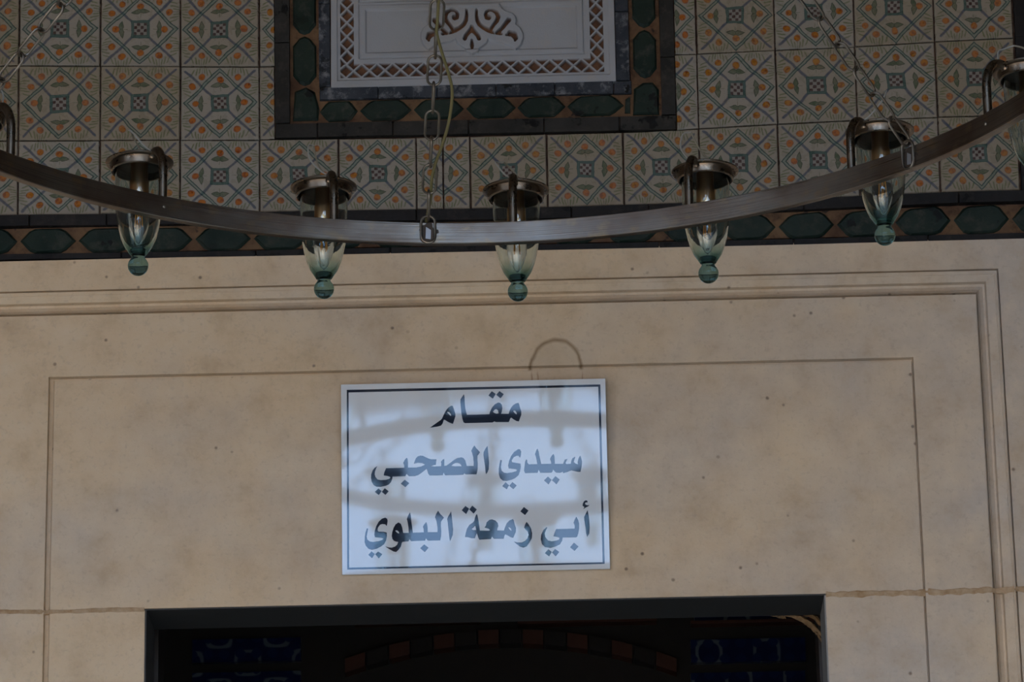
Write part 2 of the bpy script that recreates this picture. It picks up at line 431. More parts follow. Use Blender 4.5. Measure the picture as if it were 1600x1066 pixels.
# courses beside the panel
for k in range(1, 6):
    for a, b_ in zip([28-tw*6, 28-tw*5, 28-tw*4, 28-tw*3, 28-tw*2, 28-tw, 28, 156, 281.5], [28-tw*5, 28-tw*4, 28-tw*3, 28-tw*2, 28-tw, 28, 156, 281.5, 405.3]): tile(a, b_, k)
    tile(405.3, 430, k, 0, .2)
    tile(1057, 1092.4, k, .71, 1)
    for a, b_ in zip(cols1[3:], cols1[4:]): tile(a, b_, k)

# ---- glazed borders
def quadpx(name, pts, mat, proud=.009, bevel=.0015, inset=1.0, parent=wall, base=WB):
    cx = sum(p[0] for p in pts)/len(pts); cy = sum(p[1] for p in pts)/len(pts)
    q = []
    for x, y in pts:
        d = math.hypot(x-cx, y-cy); q.append(W(x-(x-cx)/d*inset, y-(y-cy)/d*inset))
    V, Fc = prism([(p.x, p.z) for p in q], D+back-proud+random.uniform(-.0006, .0006), D+back+.001, bevel)
    return mesh(name, V, Fc, mat, parent, base=base)
def hexa(x0, x1, ya, yb, k=.32, vert=False):
    """elongated hexagon tile: outline in photo points; ya(x) upper, yb(x) lower"""
    if not vert:
        e = (x1-x0)*k; xm = ya((x0+x1)/2)
        out = []
        for t in (0, .5, 1): pass
        rd = random.uniform(-1, 1)
        P_ = [(x0, (ya(x0)+yb(x0))/2), (x0+e*.62, yb(x0)-4+rd), (x0+e, yb(x0)), (x1-e, yb(x1)), (x1-e*.62, yb(x1)-4-rd), (x1, (ya(x1)+yb(x1))/2), (x1-e*.62, ya(x1)+4), (x1-e, ya(x1)), (x0+e, ya(x0)), (x0+e*.62, ya(x0)+4)]
        return P_
def strip(name, xa, xb, ya, yb, mat, step, proud=.010, off=0, sl=0):
    x = xa+off
    first = xa
    while first < xb-2:
        nx = min(x if x > first+6 else x+step, xb)
        quadpx(name, [(first, yb(first)), (nx, yb(nx)), (nx, ya(nx)), (first, ya(first))], mat, proud, .0012, .5)
        first = nx; x = nx+step
st_bot = [(-900, 425), (0, 405.6), (400, 400), (1200, 383), (1600, 372), (2600, 350)]
yb3 = lambda x: interp(st_bot, x)
yb0 = lambda x: interp(row_bot, x)+1.5
L0, L1 = -740, 2150
strip('black_border_tile', L0, L1, yb0, lambda x: yb0(x)+17.5, BLACK, 121, .016, 60)
strip('black_edge_tile', L0, L1, lambda x: yb3(x)-8, lambda x: yb3(x)+.5, BLACK, 210, .014, 90)
ga = lambda x: yb0(x)+19.5; gb = lambda x: yb3(x)-9.5
rectbox('ochre_ground', W(L0, 370).x, W(L1, 370).x, W(0, 402).z-.0, W(0, 402).z+.002, D+back-.002, D+back+.01, OCHRE, wall, WB)
q = [W(L0, gb(L0)), W(L1, gb(L1)), W(L1, ga(L1)), W(L0, ga(L0))]
V, Fc = prism([(p.x, p.z) for p in q], D+back-.005, D+back+.001); mesh('ochre_border_ground', V, Fc, OCHRE, wall, base=WB)
x = 30-91.2*8
while x < L1:
    quadpx('green_hexagon_tile', hexa(x+1, x+88, lambda t: ga(t)+.5, lambda t: gb(t)-.5, .27), GREEN, .011+random.uniform(-.001, .001), .004, .4)
    x += 91.2

# ---- frame of glazed tiles around the white panel
TOPY = -420
def fb(x): return 215.65-(x-430)*.0213      # outer bottom edge
def ch(x, d): return fb(x)-d
ol, orr = 430, 1057
# vertical lines drift with height
def vx(x, y): return x+(x-300)*.000034*(y-215)
def vstrip(name, x0, x1, y0, mat, step, proud, off):
    y = y0; n = 0
    while y > TOPY:
        y2 = y-(step if n else off); n += 1
        quadpx(name, [(vx(x0, y), y), (vx(x1, y), y-(x1-x0)*.02), (vx(x1, y2), y2-(x1-x0)*.02), (vx(x0, y2), y2)], mat, proud, .0012, .5)
        y = y2
strip('charcoal_frame_tile', ol, orr, lambda x: ch(x, 22), fb, CHARC, 118, .013, 66)
vstrip('charcoal_frame_tile', ol, ol+23, ch(ol, 23), CHARC, 121, .013, 126)
vstrip('charcoal_frame_tile', orr-22, orr, ch(orr, 23), CHARC, 121, .013, 90)
# ochre ground behind the green pieces
for pts in ([(453, ch(453, 23)), (1034, ch(1034, 23)), (1034, ch(1034, 58)), (453, ch(453, 58))], [(453, ch(453, 58)), (499, ch(499, 58)), (499, TOPY), (453, TOPY)], [(987, ch(987, 58)), (1034, ch(1034, 58)), (1034-20, TOPY), (987-20, TOPY)]):
    q = [W(*p) for p in pts]; V, Fc = prism([(p.x, p.z) for p in q], D+back-.005, D+back+.001)
    mesh('ochre_border_ground', V, Fc, OCHRE, wall, base=WB)
hy0 = lambda x: ch(x, 57); hy1 = lambda x: ch(x, 25)
for a, b_ in ((499, 559), (562, 643), (646, 725), (728, 806), (808, 884), (886, 975)):
    quadpx('green_hexagon_tile', hexa(a, b_, hy0, hy1, .24), GREEN, .011, .004, .4)
quadpx('green_corner_tile', [(457, ch(457, 27)), (497, ch(497, 27)), (499, ch(499, 45)), (492, ch(490, 72)), (478, ch(478, 80)), (460, ch(460, 73))], GREEN, .011, .004, .3)
quadpx('green_corner_tile', [(989, ch(989, 25)), (1030, ch(1030, 25)), (1030, ch(1030, 65)), (1020, ch(1020, 76)), (1005, ch(1005, 76)), (990, ch(990, 66))], GREEN, .011, .004, .3)
quadpx('ochre_corner_tile', [(976, ch(976, 28)), (985, ch(985, 28)), (985, ch(985, 55)), (977, ch(977, 50))], GREEN, .010, .002, .3)
def vhex(x0, x1, yb, yt):
    k = (yb-yt)*.2
    P_ = [(x0+2, yb-k), ((x0+x1)/2-8, yb-3), ((x0+x1)/2, yb), ((x0+x1)/2+8, yb-3), (x1-2, yb-k), (x1-2, yt+k), ((x0+x1)/2+8, yt+3), ((x0+x1)/2, yt), ((x0+x1)/2-8, yt+3), (x0+2, yt+k)]
    return [(vx(a, b_), b_) for a, b_ in P_]
y = 133
while y > TOPY: quadpx('green_hexagon_tile', vhex(456, 497, y, y-78), GREEN, .011, .004, .4); y -= 80
y = 121
while y > TOPY: quadpx('green_hexagon_tile', vhex(990, 1031, y, y-76), GREEN, .011, .004, .4); y -= 79
strip('dark_inner_tile', 499, 987, lambda x: ch(x, 78), lambda x: ch(x, 58.5), INK, 92, .012, 92)
vstrip('dark_inner_tile', 499, 516.5, ch(499, 78.5), INK, 118, .012, 130)
vstrip('dark_inner_tile', 965, 986, ch(965, 78.5), INK, 118, .012, 108)

# ------------------------------------------------------------------ carved white panel (relief mesh)
def relief_panel():
    BL, BR, TL = W(517.5, 137.5), W(963, 127.5), W(516.5, 0)
    ku = (BR.x-BL.x)/446.; kv = (TL.z-BL.z)/137.5
    us = np.arange(0, 446.01, .8); vs = np.concatenate([np.arange(0, 142, .8), np.arange(142, 420, 2.0)])
    Ug, Vg = np.meshgrid(us, vs)
    H = np.zeros_like(Ug); pig = np.zeros_like(Ug)
    def sm(x, a, b): t = np.clip((x-a)/(b-a), 0, 1); return t*t*(3-2*t)
    # outer raised rim with a step
    H += .0025*(1-sm(np.minimum.reduce([Ug, 446-Ug, Vg]), 9, 11))
    def lattice(s, t, Pd, hw, msk):
        nonlocal H, pig
        sp = (s+Pd/2) % Pd-Pd/2
        f = np.abs(sp)/(Pd/2)+np.abs(t)/hw-1
        g = math.hypot(2/Pd, 1/hw); dist = np.abs(f)/g
        edge = hw-np.abs(t)
        bar = np.maximum(1-sm(dist, 1.3, 2.3), 1-sm(edge, 0., 1.2))
        inside = msk & (edge > -0.1)
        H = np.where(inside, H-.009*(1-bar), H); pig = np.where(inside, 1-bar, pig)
    lattice(Ug-220, Vg-25.5, 24.6, 10.8, (Ug > 14.5) & (Ug < 428) & (Vg < 35.65))
    lattice(Vg-47, Ug-25.3, 21.6, 10.8, (Vg >= 35.65) & (Ug < 60))
    lattice(Vg-47, Ug-417.2, 21.6, 10.8, (Vg >= 35.65) & (Ug > 380))
    def rectline(u0, u1, v0, v1, w, dep):
        nonlocal H
        d = np.maximum.reduce([u0-Ug, Ug-u1, v0-Vg, Vg-v1]); H -= dep*(1-sm(np.abs(d), w*.4, w))
        return d
    for (v0, v1, w0, w1) in ((44.5, 128.5, 53, 119.5), (133, 405, 142, 396)):
        rectline(45, 397, v0, v1, 1.5, .003)
        d = np.maximum.reduce([55-Ug, Ug-386, w0-Vg, Vg-w1]); H -= .004*(1-sm(d, -1.5, 1.5))
    # scroll ornament, symmetrical about its middle
    px = 517+Ug; py = 137-.0215*Ug-Vg; ox = (px-640)*7.273; oy = py*7.273
    sx = np.abs(ox-716); X0 = sx+716
    poly = [(716, -60), (1000, -60), (1040, 60), (1062, 98), (1110, 132), (1175, 150), (1215, 185), (1228, 235), (1220, 285), (1270, 320), (1300, 380), (1303, 440), (1280, 515), (1215, 582), (1160, 540), (1060, 497), (960, 482), (905, 455), (885, 500), (840, 535), (800, 560), (782, 605), (716, 630)]
    ins = np.zeros_like(X0, bool); dmin = np.full_like(X0, 1e9)
    n = len(poly)
    for i in range(n):
        (x1, y1), (x2, y2) = poly[i], poly[(i+1) % n]
        c = ((y1 > oy) != (y2 > oy)) & (X0 < (x2-x1)*(oy-y1)/((y2-y1) or 1e-9)+x1); ins ^= c
        if i == n-1: continue
        L = (x2-x1)**2+(y2-y1)**2; t = np.clip(((X0-x1)*(x2-x1)+(oy-y1)*(y2-y1))/L, 0, 1)
        dmin = np.minimum(dmin, np.hypot(X0-x1-t*(x2-x1), oy-y1-t*(y2-y1)))
    sd = np.where(ins, dmin, -dmin)/7.273
    H += .0065*sm(sd, -.6, 1.2)*(Vg < 124)
    hole = np.full_like(X0, 1e9)
    def stroke(pts):
        nonlocal hole
        for (x1, y1, w1), (x2, y2, w2) in zip(pts, pts[1:]):
            L = (x2-x1)**2+(y2-y1)**2+1e-9; t = np.clip(((X0-x1)*(x2-x1)+(oy-y1)*(y2-y1))/L, 0, 1)
            hole = np.minimum(hole, np.hypot(X0-x1-t*(x2-x1), oy-y1-t*(y2-y1))-(w1+(w2-w1)*t)/2-2.5)
    hole_w = 1
    stroke([(774, 122, 14), (772, 180, 24), (780, 240, 32), (805, 288, 34), (850, 325, 34), (905, 352, 44), (950, 378, 26), (968, 390, 8)])
    stroke([(908, 208, 52), (892, 205, 46), (876, 175, 26), (884, 145, 20), (915, 126, 18), (955, 126, 22), (1000, 150, 34), (1022, 198, 38), (1002, 250, 36), (965, 295, 28), (935, 340, 30)])
    stroke([(1140, 238, 44), (1100, 285, 36), (1060, 335, 30), (1020, 372, 34), (1000, 385, 26), (1050, 395, 22)])
    stroke([(1150, 385, 44), (1195, 405, 64), (1215, 440, 44), (1208, 470, 14)])
    stroke([(1150, 400, 40), (1110, 408, 14)])
    stroke([(720, 310, 22), (716, 345, 56), (750, 375, 36), (785, 415, 34), (797, 448, 34)])
    stroke([(716, 465, 14), (716, 520, 34), (716, 560, 18)])
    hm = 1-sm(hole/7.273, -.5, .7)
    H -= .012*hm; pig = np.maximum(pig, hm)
    rng = np.random.default_rng(3); H += rng.normal(0, .00008, H.shape)
    Xw = BL.x+Ug*ku; Zw = BL.z+Vg*kv
    Yw = D+back-.014-H
    nv, nu = Ug.shape
    V = np.stack([Xw, Yw, Zw], -1).reshape(-1, 3)
    c = np.array([BL.x+223*ku, D+back, BL.z])
    idx = np.arange(nv*nu).reshape(nv, nu)
    Fq = np.stack([idx[:-1, :-1], idx[:-1, 1:], idx[1:, 1:], idx[1:, :-1]], -1).reshape(-1, 4)
    # skirt so that the slab has thickness
    rim = np.concatenate([idx[0, :], idx[1:, -1], idx[-1, -2::-1], idx[-2:0:-1, 0]]); m = len(rim)
    Vb = V[rim].copy(); Vb[:, 1] = D+back
    o0 = len(V); V = np.vstack([V, Vb]); k = np.arange(m); k2 = (k+1) % m
    Fs = np.stack([rim[k2], rim[k], o0+k, o0+k2], -1)
    FF = np.vstack([Fq, Fs])
    me = bpy.data.meshes.new('carved_panel')
    me.vertices.add(len(V)); me.vertices.foreach_set('co', (V-c).astype(np.float32).ravel())
    me.loops.add(FF.size); me.loops.foreach_set('vertex_index', FF.astype(np.int32).ravel())
    me.polygons.add(len(FF)); me.polygons.foreach_set('loop_start', np.arange(0, FF.size, 4, dtype=np.int32))
    me.update(calc_edges=True)
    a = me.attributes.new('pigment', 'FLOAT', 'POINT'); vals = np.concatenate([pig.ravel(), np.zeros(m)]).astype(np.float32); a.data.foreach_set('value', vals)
    me.polygons.foreach_set('use_smooth', np.ones(len(FF), bool))
    o = link('carved_panel', me, PLASTER, None, tuple(c))
    tag(o, 'white carved plaster panel with pierced lattice border and scroll ornament, set in the tiled wall', 'panel')
relief_panel()

# ------------------------------------------------------------------ stone door surround
sur = struct(empty('trim_1', (0, D, 0))); SB = Vector((0, D, 0))
cxm = W(754, 700).x
def xr(px, py=640): return W(px, py).x
def zt(py, px=760): return W(px, py).z
# stations from outside in: (half-width left, half-width right as x, top z, depth proud of plane)
r_out = xr(1569.5); 
def left_of(xrgt): return 2*cxm-xrgt
mz = zt(441.5)
def stx(pxr, ptop, dep, lx=None):
    xx = xr(pxr); return (left_of(xx) if lx is None else lx, xx, zt(ptop), dep)
gl = xr(77.5, 800)
ST = [(-8.3, 5.8, zt0, 0.0),
      stx(1572.8, 438.4, 0.0), stx(1572, 439.8, -.008), stx(1570.6, 441.6, -.008), stx(1569.6, 442.6, .005), stx(1566.5, 446.8, .001), stx(1565.8, 447.6, .0015),
      stx(1552.5, 457.3, -.0035), stx(1550.5, 458.6, -.013), stx(1547.5, 462, -.014), stx(1541.5, 468, -.010), stx(1538, 473.2, -.0035), stx(1537, 474.2, -.012), stx(1535.6, 476.2, -.012), stx(1534.6, 477.4, -.001),
      stx(1431.5, 573.2, -.001, gl-.007), stx(1430.4, 574.4, -.011, gl-.0055), stx(1429.2, 577.2, -.011, gl+.0005), stx(1428, 578.6, -.004, gl+.004)]
jl = W(0, 962).z, W(225, 951).z; jr = W(1292, 925).z, W(1600, 908).z
joint = dtop
def plane_y(d): return D-d
def add_loft(bmV, bmF, ring_a, ring_b): pass
def lintel():
    V = []; Fc = []
    n = len(ST)
    for (xl, xr_, z, d) in ST:
        for (x, zz) in ((xl, joint), (xl, z), (xr_, z), (xr_, joint)): V.append((x, plane_y(d), zz))
    for k in range(n-1):
        for i in range(3):
            a = k*4+i; b_ = a+1; c = (k+1)*4+i+1; d_ = (k+1)*4+i
            Fc.append((a, b_, c, d_))
    k = (n-1)*4; Fc.append((k, k+1, k+2, k+3))
    # back and underside
    m = len(V); xl, xr_, z, d = ST[0]
    V += [(xl, D+.14, joint), (xl, D+.14, z), (xr_, D+.14, z), (xr_, D+.14, joint)]
    Fc += [(m+3, m+2, m+1, m), (1, 0, m, m+1), (2, 1, m+1, m+2), (3, 2, m+2, m+3)]
    und = [k2*4 for k2 in range(n)]+[k2*4+3 for k2 in range(n-1, -1, -1)]+[m+3, m]
    Fc.append(tuple(und))
    bm = cap_fix(V, Fc); c = Vector((cxm, D, joint))
    for v in bm.verts: v.co -= c
    me = bpy.data.meshes.new('lintel_stone'); bm.to_mesh(me); bm.free()
    link('lintel_stone', me, STONE, sur, c-SB)
lintel()
def jamb(side, z0, z1):
    xs = [(s[side], s[3]) for s in ST]; xs.append((dl if side == 0 else dr, ST[-1][3]))
    V = []; Fc = []
    for z in (z0, z1):
        for x, d in xs: V.append((x, plane_y(d), z))
        V += [(xs[-1][0], D+.14, z), (xs[0][0], D+.14, z)]
    n = len(xs)+2
    for i in range(n):
        j = (i+1) % n; Fc.append((i, j, n+j, n+i))
    Fc += [tuple(range(n))[::-1], tuple(range(n, 2*n))]
    bm = cap_fix(V, Fc); c = Vector((xs[-1][0], D, z0))
    for v in bm.verts: v.co -= c
    me = bpy.data.meshes.new('jamb_stone'); bm.to_mesh(me); bm.free()
    link('jamb_stone', me, STONE, sur, c-SB)
jg = .0035
for side in (0, 1):
    jamb(side, 1.45, joint-jg); jamb(side, 0, 1.445)
# ragged mortar in the two bed joints
def mortar(xa, xb, th, side, seed, amp=.0012):
    rg = random.Random(seed); n = int(abs(xb-xa)/.008)+2; top = []; bot = []
    def dep(x):
        q = sorted((s[side], s[3]) for s in ST); q += []
        return float(np.interp(x, [a for a, _ in q], [b__ for _, b__ in q])) if q[0][0] <= x <= q[-1][0] else ST[-1][3]
    dep_ = dep; dep = lambda x: max(dep_(x), -.0045)
    V = []; Fc = []
    w = 0; w2 = 0
    for i in range(n):
        x = xa+(xb-xa)*i/(n-1)
        w = w*.7+rg.uniform(-amp, amp); w2 = w2*.7+rg.uniform(-amp, amp)
        y = D-dep(x)-.0009
        if i in (0, n-1): w = w2 = 0
        V += [(x, y+.0007, joint-jg/2+th/2+w+.0006), (x, y, joint-jg/2+th*.3+w*.5), (x, y, joint-jg/2-th*.3+w2*.5), (x, y+.0007, joint-jg/2-th/2+w2)]
        V += [(x, D+.05, joint-jg/2+.001), (x, D+.05, joint-jg/2-.001)]
    for i in range(n-1):
        a = i*6; b_ = a+6
        for p, q in ((0, 1), (1, 2), (2, 3), (3, 5), (5, 4), (4, 0)): Fc.append((a+p, b_+p, b_+q, a+q))
    Fc += [(0, 1, 2, 3, 5, 4), tuple((n-1)*6+i for i in (4, 5, 3, 2, 1, 0))]
    bm = cap_fix(V, Fc); c = Vector(((xa+xb)/2, D, joint))
    for v in bm.verts: v.co -= c
    me = bpy.data.meshes.new('mortar_joint'); bm.to_mesh(me); bm.free(); link('mortar_joint', me, MORTAR, sur, c-SB)
mortar(-1.8, dl-.001, .0072, 0, 5, .0008); mortar(dr+.001, 1.8, .0105, 1, 9, .0019)

# ------------------------------------------------------------------ inner jambs toned for side light, room beyond the door
inn = struct(empty('trim_2', (cxm, D+.14, 0)))
IB = Vector((cxm, D+.14, 0))
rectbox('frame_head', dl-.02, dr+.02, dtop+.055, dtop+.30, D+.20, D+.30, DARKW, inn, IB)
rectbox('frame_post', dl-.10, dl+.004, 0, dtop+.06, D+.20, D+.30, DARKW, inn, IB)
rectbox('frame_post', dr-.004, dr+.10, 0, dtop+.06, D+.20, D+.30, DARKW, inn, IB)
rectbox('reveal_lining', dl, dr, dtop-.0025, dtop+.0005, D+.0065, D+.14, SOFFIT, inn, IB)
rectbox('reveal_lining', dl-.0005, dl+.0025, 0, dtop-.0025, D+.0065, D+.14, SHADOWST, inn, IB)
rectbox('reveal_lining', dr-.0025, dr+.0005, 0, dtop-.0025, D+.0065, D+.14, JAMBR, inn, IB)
rw = struct(empty('wall_far', (0, D+3.2, 0))); RB = Vector((0, D+3.2, 0))
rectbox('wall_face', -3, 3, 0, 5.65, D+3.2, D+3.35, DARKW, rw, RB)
def Wf(px, py): return W(px, py, y=D+3.18)
def farq(name, x0, x1, ya, yb, mat, t=.02):
    a = Wf(x0, yb); b_ = Wf(x1, ya)
    zA = Wf((x0+x1)/2, yb).z; zB = Wf((x0+x1)/2, ya).z
    box(name, (a.x, D+3.2-t, zA), (b_.x, D+3.2, zB), mat, rw, RB)
for x0, x1 in ((560, 745), (815, 1020), (1085, 1275), (250, 480)):
    farq('blue_tile_panel', x0, x1, 950, 968, BLUE); farq('painted_moulding', x0-6, x1+6, 971, 976, RED, .04)
for x0, x1 in ((1080, 1258), (300, 470)):
    farq('blue_tile_panel', x0, x1, 998, 1034, BLUE); farq('blue_tile_panel', x0, x1, 1050, 1080, BLUE)
# low arch with painted voussoirs in the middle bay
n = 15
for i in range(n):
    a0, a1 = (i/n-.5)*2, ((i+1)/n-.5)*2-.012
    pts = []
    for a, rr in ((a0, 0), (a1, 0), (a1, 1), (a0, 1)):
        pts.append(Wf(800+a*260, 1010+a*a*46-(22 if rr else 0)))
    V, Fc = prism([(p.x, p.z) for p in pts], D+3.15, D+3.2)
    mesh('arch_block', V, Fc, (RED, BLUE)[i % 2] if i % 2 == 0 else DARKW, rw, base=RB)
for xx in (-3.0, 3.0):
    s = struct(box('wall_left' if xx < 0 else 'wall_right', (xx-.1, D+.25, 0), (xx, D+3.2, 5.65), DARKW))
# torn matting hanging in the head of the doorway
def torn():
    rg = random.Random(4); base = W(1235, 968, y=D+.15)
    root = empty('torn_matting', tuple(base)); tag(root, 'torn ochre matting hanging in the upper right corner of the dark doorway', 'matting')
    strips = [((1160, 946), (1215, 955), (1262, 972), (1290, 1000), 9), ((1175, 945), (1225, 950), (1268, 962), (1290, 985), 12), ((1190, 943), (1235, 946), (1275, 952), (1292, 965), 14), ((1165, 948), (1190, 956), (1215, 963), (1228, 966), 5), ((1240, 960), (1262, 976), (1276, 990), (1284, 1003), 7)]
    for j, s in enumerate(strips):
        path = crom([W(a, b_, y=D+.15+.006*j) for a, b_ in s[:4]], 7)
        V = []; Fc = []; w = s[4]/6290*7.3*.5
        for i, p in enumerate(path):
            t = i/(len(path)-1); ww = w*(.35+.65*math.sin(math.pi*min(t*.8+.1, 1)))*rg.uniform(.7, 1.3); jy = rg.uniform(-.006, .006)
            for dz, dy in ((-ww, 0), (0, -.008+jy), (ww, 0), (0, .003)): V.append((p.x, p.y+dy, p.z+dz))
        for i in range(len(path)-1):
            for k in range(4): Fc.append((i*4+k, i*4+(k+1) % 4, i*4+4+(k+1) % 4, i*4+4+k))
        Fc += [(3, 2, 1, 0), tuple((len(path)-1)*4+k for k in range(4))]
        mesh('straw_strip', V, Fc, STRAW, root, base=base)
torn()

# ------------------------------------------------------------------ the sign
sA, sB_, sC, sD = W(534.5, 605), W(945.5, 597), W(953.5, 890), W(534, 898.5)
sx0, sx1 = (sA.x+sD.x)/2, (sB_.x+sC.x)/2; sz0, sz1 = (sC.z+sD.z)/2, (sA.z+sB_.z)/2
SC = Vector(((sx0+sx1)/2, D+.0015, sz0))
SIGN_TILT = 0.045; SIGN_YAW = 0.0
sign = empty('sign', tuple(SC)); sign.rotation_euler = (SIGN_TILT, 0, SIGN_YAW)
tag(sign, 'white rectangular sign with three lines of dark Arabic lettering above the doorway', 'sign')
def sl(px, py, y=0.0):
    p = W(px, py); return ((p.x-SC.x), y, (p.z-SC.z))
w2, hh, th = (sx1-sx0)/2, sz1-sz0, .003
V, Fc = prism([(-w2, 0), (w2, 0), (w2, hh), (-w2, hh)], -th-.0015, -.0015, .0003)
me = bpy.data.meshes.new('sign_plate'); me.from_pydata(V, [], Fc); link('sign_plate', me, PLATE, sign)
fy = -th-.0015
def paint(name, outer, holes=(), y=fy-.0001, t=.0003, parent=sign):
    loops = [outer]+list(holes)
    L = [[Vector((p[0], p[2], 0)) for p in lp] for lp in loops]
    tris = tessellate_polygon(L); flat_ = [p for lp in L for p in lp]; n = len(flat_)
    V = [(p.x, y-t, p.y) for p in flat_]+[(p.x, y, p.y) for p in flat_]
    Fc = [tuple(t_) for t_ in tris]; k = 0
    for lp in L:
        m = len(lp)
        for i in range(m): Fc.append((k+i, k+(i+1) % m, n+k+(i+1) % m, n+k+i))
        k += m
    me = me_from(name, V, Fc); return me
def letters(name, glyphs, org, s):
    """glyphs: list of (outline, [holes]) in tenths-of-a-pixel style tracing coordinates"""
    bm = bmesh.new()
    for out, holes in glyphs:
        cv = lambda pts: [sl(org[0]+a/s, org[1]+b_/s) for a, b_ in pts]
        me = paint('g', cv(out), [cv(h) for h in holes]); bm.from_mesh(me); bpy.data.meshes.remove(me)
    me = bpy.data.meshes.new(name); bm.to_mesh(me); bm.free(); return link(name, me, PAINT, sign)
S2 = 11.842
# line 1
letters('lettering', [
 ([(72,672),(110,645),(180,595),(245,550),(262,530),(285,480),(310,430),(335,390),(370,355),(405,333),(428,335),(440,365),(458,420),(471,460),(470,500),(450,560),(432,612),(400,603),(350,580),(308,553),(290,548),(282,575),(270,610),(245,640),(190,655),(120,665)],
  [[(345,425),(375,432),(400,462),(405,492),(385,480),(365,460),(345,445)]]),
 ([(605,155),(613,200),(616,280),(625,370),(640,440),(650,472),(800,470),(1000,462),(1010,425),(1040,365),(1085,310),(1140,283),(1170,290),(1195,320),(1203,370),(1195,420),(1182,458),(1300,458),(1312,420),(1335,370),(1370,325),(1415,297),(1452,288),(1465,310),(1480,370),(1497,420),(1498,470),(1480,520),(1460,575),(1425,570),(1380,545),(1340,515),(1325,530),(1315,560),(1302,585),(1100,585),(1078,574),(1050,591),(620,602),(598,590),(580,540),(565,460),(555,360),(548,280),(550,235),(580,190)],
  [[(1055,425),(1085,390),(1110,385),(1135,405),(1143,450),(1110,456),(1080,445),(1062,432)], [(1380,405),(1405,412),(1425,440),(1428,465),(1410,460),(1390,440),(1372,422)]]),
 ([(985,175),(1038,110),(1100,152),(1055,225)], []), ([(1106,165),(1158,108),(1225,155),(1175,220)], [])], (665, 605), 10)
c3 = lambda pts: [(a+1184, b_) for a, b_ in pts]
letters('lettering', [
 ([(240,488),(215,535),(195,590),(190,640),(205,690),(245,735),(300,745),(400,740),(460,722),(480,700),(470,685),(430,672),(355,660),(365,610),(385,560),(400,528),(738,520),(735,480),(718,430),(740,385),(780,335),(798,360),(805,420),(805,515),(900,517),(960,515),(1050,497),(1120,460),(1070,435),(990,428),(940,438),(912,447),(930,395),(950,350),(985,312),(1030,298),(1080,302),(1130,325),(1190,352),(1240,365),(1332,365),(1325,410),(1318,465),(1270,475),(1222,493),(1300,497)]
  + c3([(232,490),(235,440),(230,410),(255,375),(290,358),(292,400),(290,485),(330,480),(400,430),(480,370),(540,340),(610,330),(650,345),(680,385),(695,440),(705,487),(835,487),(835,420),(825,320),(808,255),(790,210),(815,160),(848,112),(880,160),(915,195),(952,235),(925,275),(905,300),(903,370),(910,450),(908,540),(895,610),(885,640),(700,640),(675,635),(660,620),(645,645),(560,652),(310,655),(290,635),(280,610),(265,655),(150,660),(20,660)])
  + [(1180,630),(1165,580),(1150,540),(1120,560),(1050,615),(990,655),(930,672),(825,675),(800,655),(778,632),(755,675),(560,680),(520,680),(515,720),(490,780),(450,825),(390,850),(300,868),(220,865),(170,835),(135,780),(120,710),(125,640),(150,570),(190,520)],
  [c3([(420,487),(450,455),(490,435),(530,428),(575,442),(600,465),(612,490),(500,492)])]),
 ([(670,810),(745,738),(828,800),(755,875)], []), ([(190,960),(258,898),(316,945),(265,1018)], []), ([(320,960),(375,893),(448,948),(388,1015)], []),
 (c3([(1088,120),(1098,180),(1108,300),(1118,430),(1112,545),(1090,600),(1062,640),(1052,590),(1045,500),(1030,400),(1015,290),(1018,235),(1050,175)]), [])], (570, 690), S2)
letters('lettering', [
 ([(130,338),(155,345),(145,400),(138,460),(150,515),(190,548),(240,555),(320,545),(390,525),(408,505),(380,490),(265,478),(258,430),(275,350),(310,270),(360,205),(420,165),(455,165),(475,200),(470,260),(458,303),(430,270),(395,270),(350,295),(315,350),(325,375),(400,388),(465,400),(468,450),(455,530),(430,590),(370,640),(300,670),(230,685),(170,680),(125,640),(102,570),(102,480),(115,400)], []),
 ([(160,770),(215,705),(273,755),(235,822)], []), ([(277,765),(328,702),(400,758),(345,820)], []),
 ([(558,325),(575,345),(575,380),(600,410),(745,408),(735,360),(720,290),(705,245),(720,195),(745,148),(765,200),(785,300),(808,405),(975,402),(970,360),(955,320),(980,275),(1012,238),(1028,275),(1032,340),(1035,402),(1175,402),(1185,370),(1200,335),(1245,318),(1230,350),(1212,390),(1225,405),(1300,402),(1310,350),(1330,310),(1375,285),(1362,330),(1350,375),(1385,400),(1420,410),(1415,375),(1430,310),(1455,265),(1475,310),(1488,370),(1480,450),(1462,535),(1420,535),(1310,510),(1250,535),(1175,555),(1170,535),(1120,550),(1060,548),(1030,525),(1005,495),(995,530),(980,548),(790,550),(775,520),(765,500),(748,550),(540,555),(522,520),(530,440),(540,370)], []),
 ([(855,675),(920,612),(980,665),(930,742)], []), ([(985,672),(1045,605),(1115,660),(1062,740)], [])], (770, 690), 10.667)
c6 = lambda pts: [(a+1065.8, b_) for a, b_ in pts]
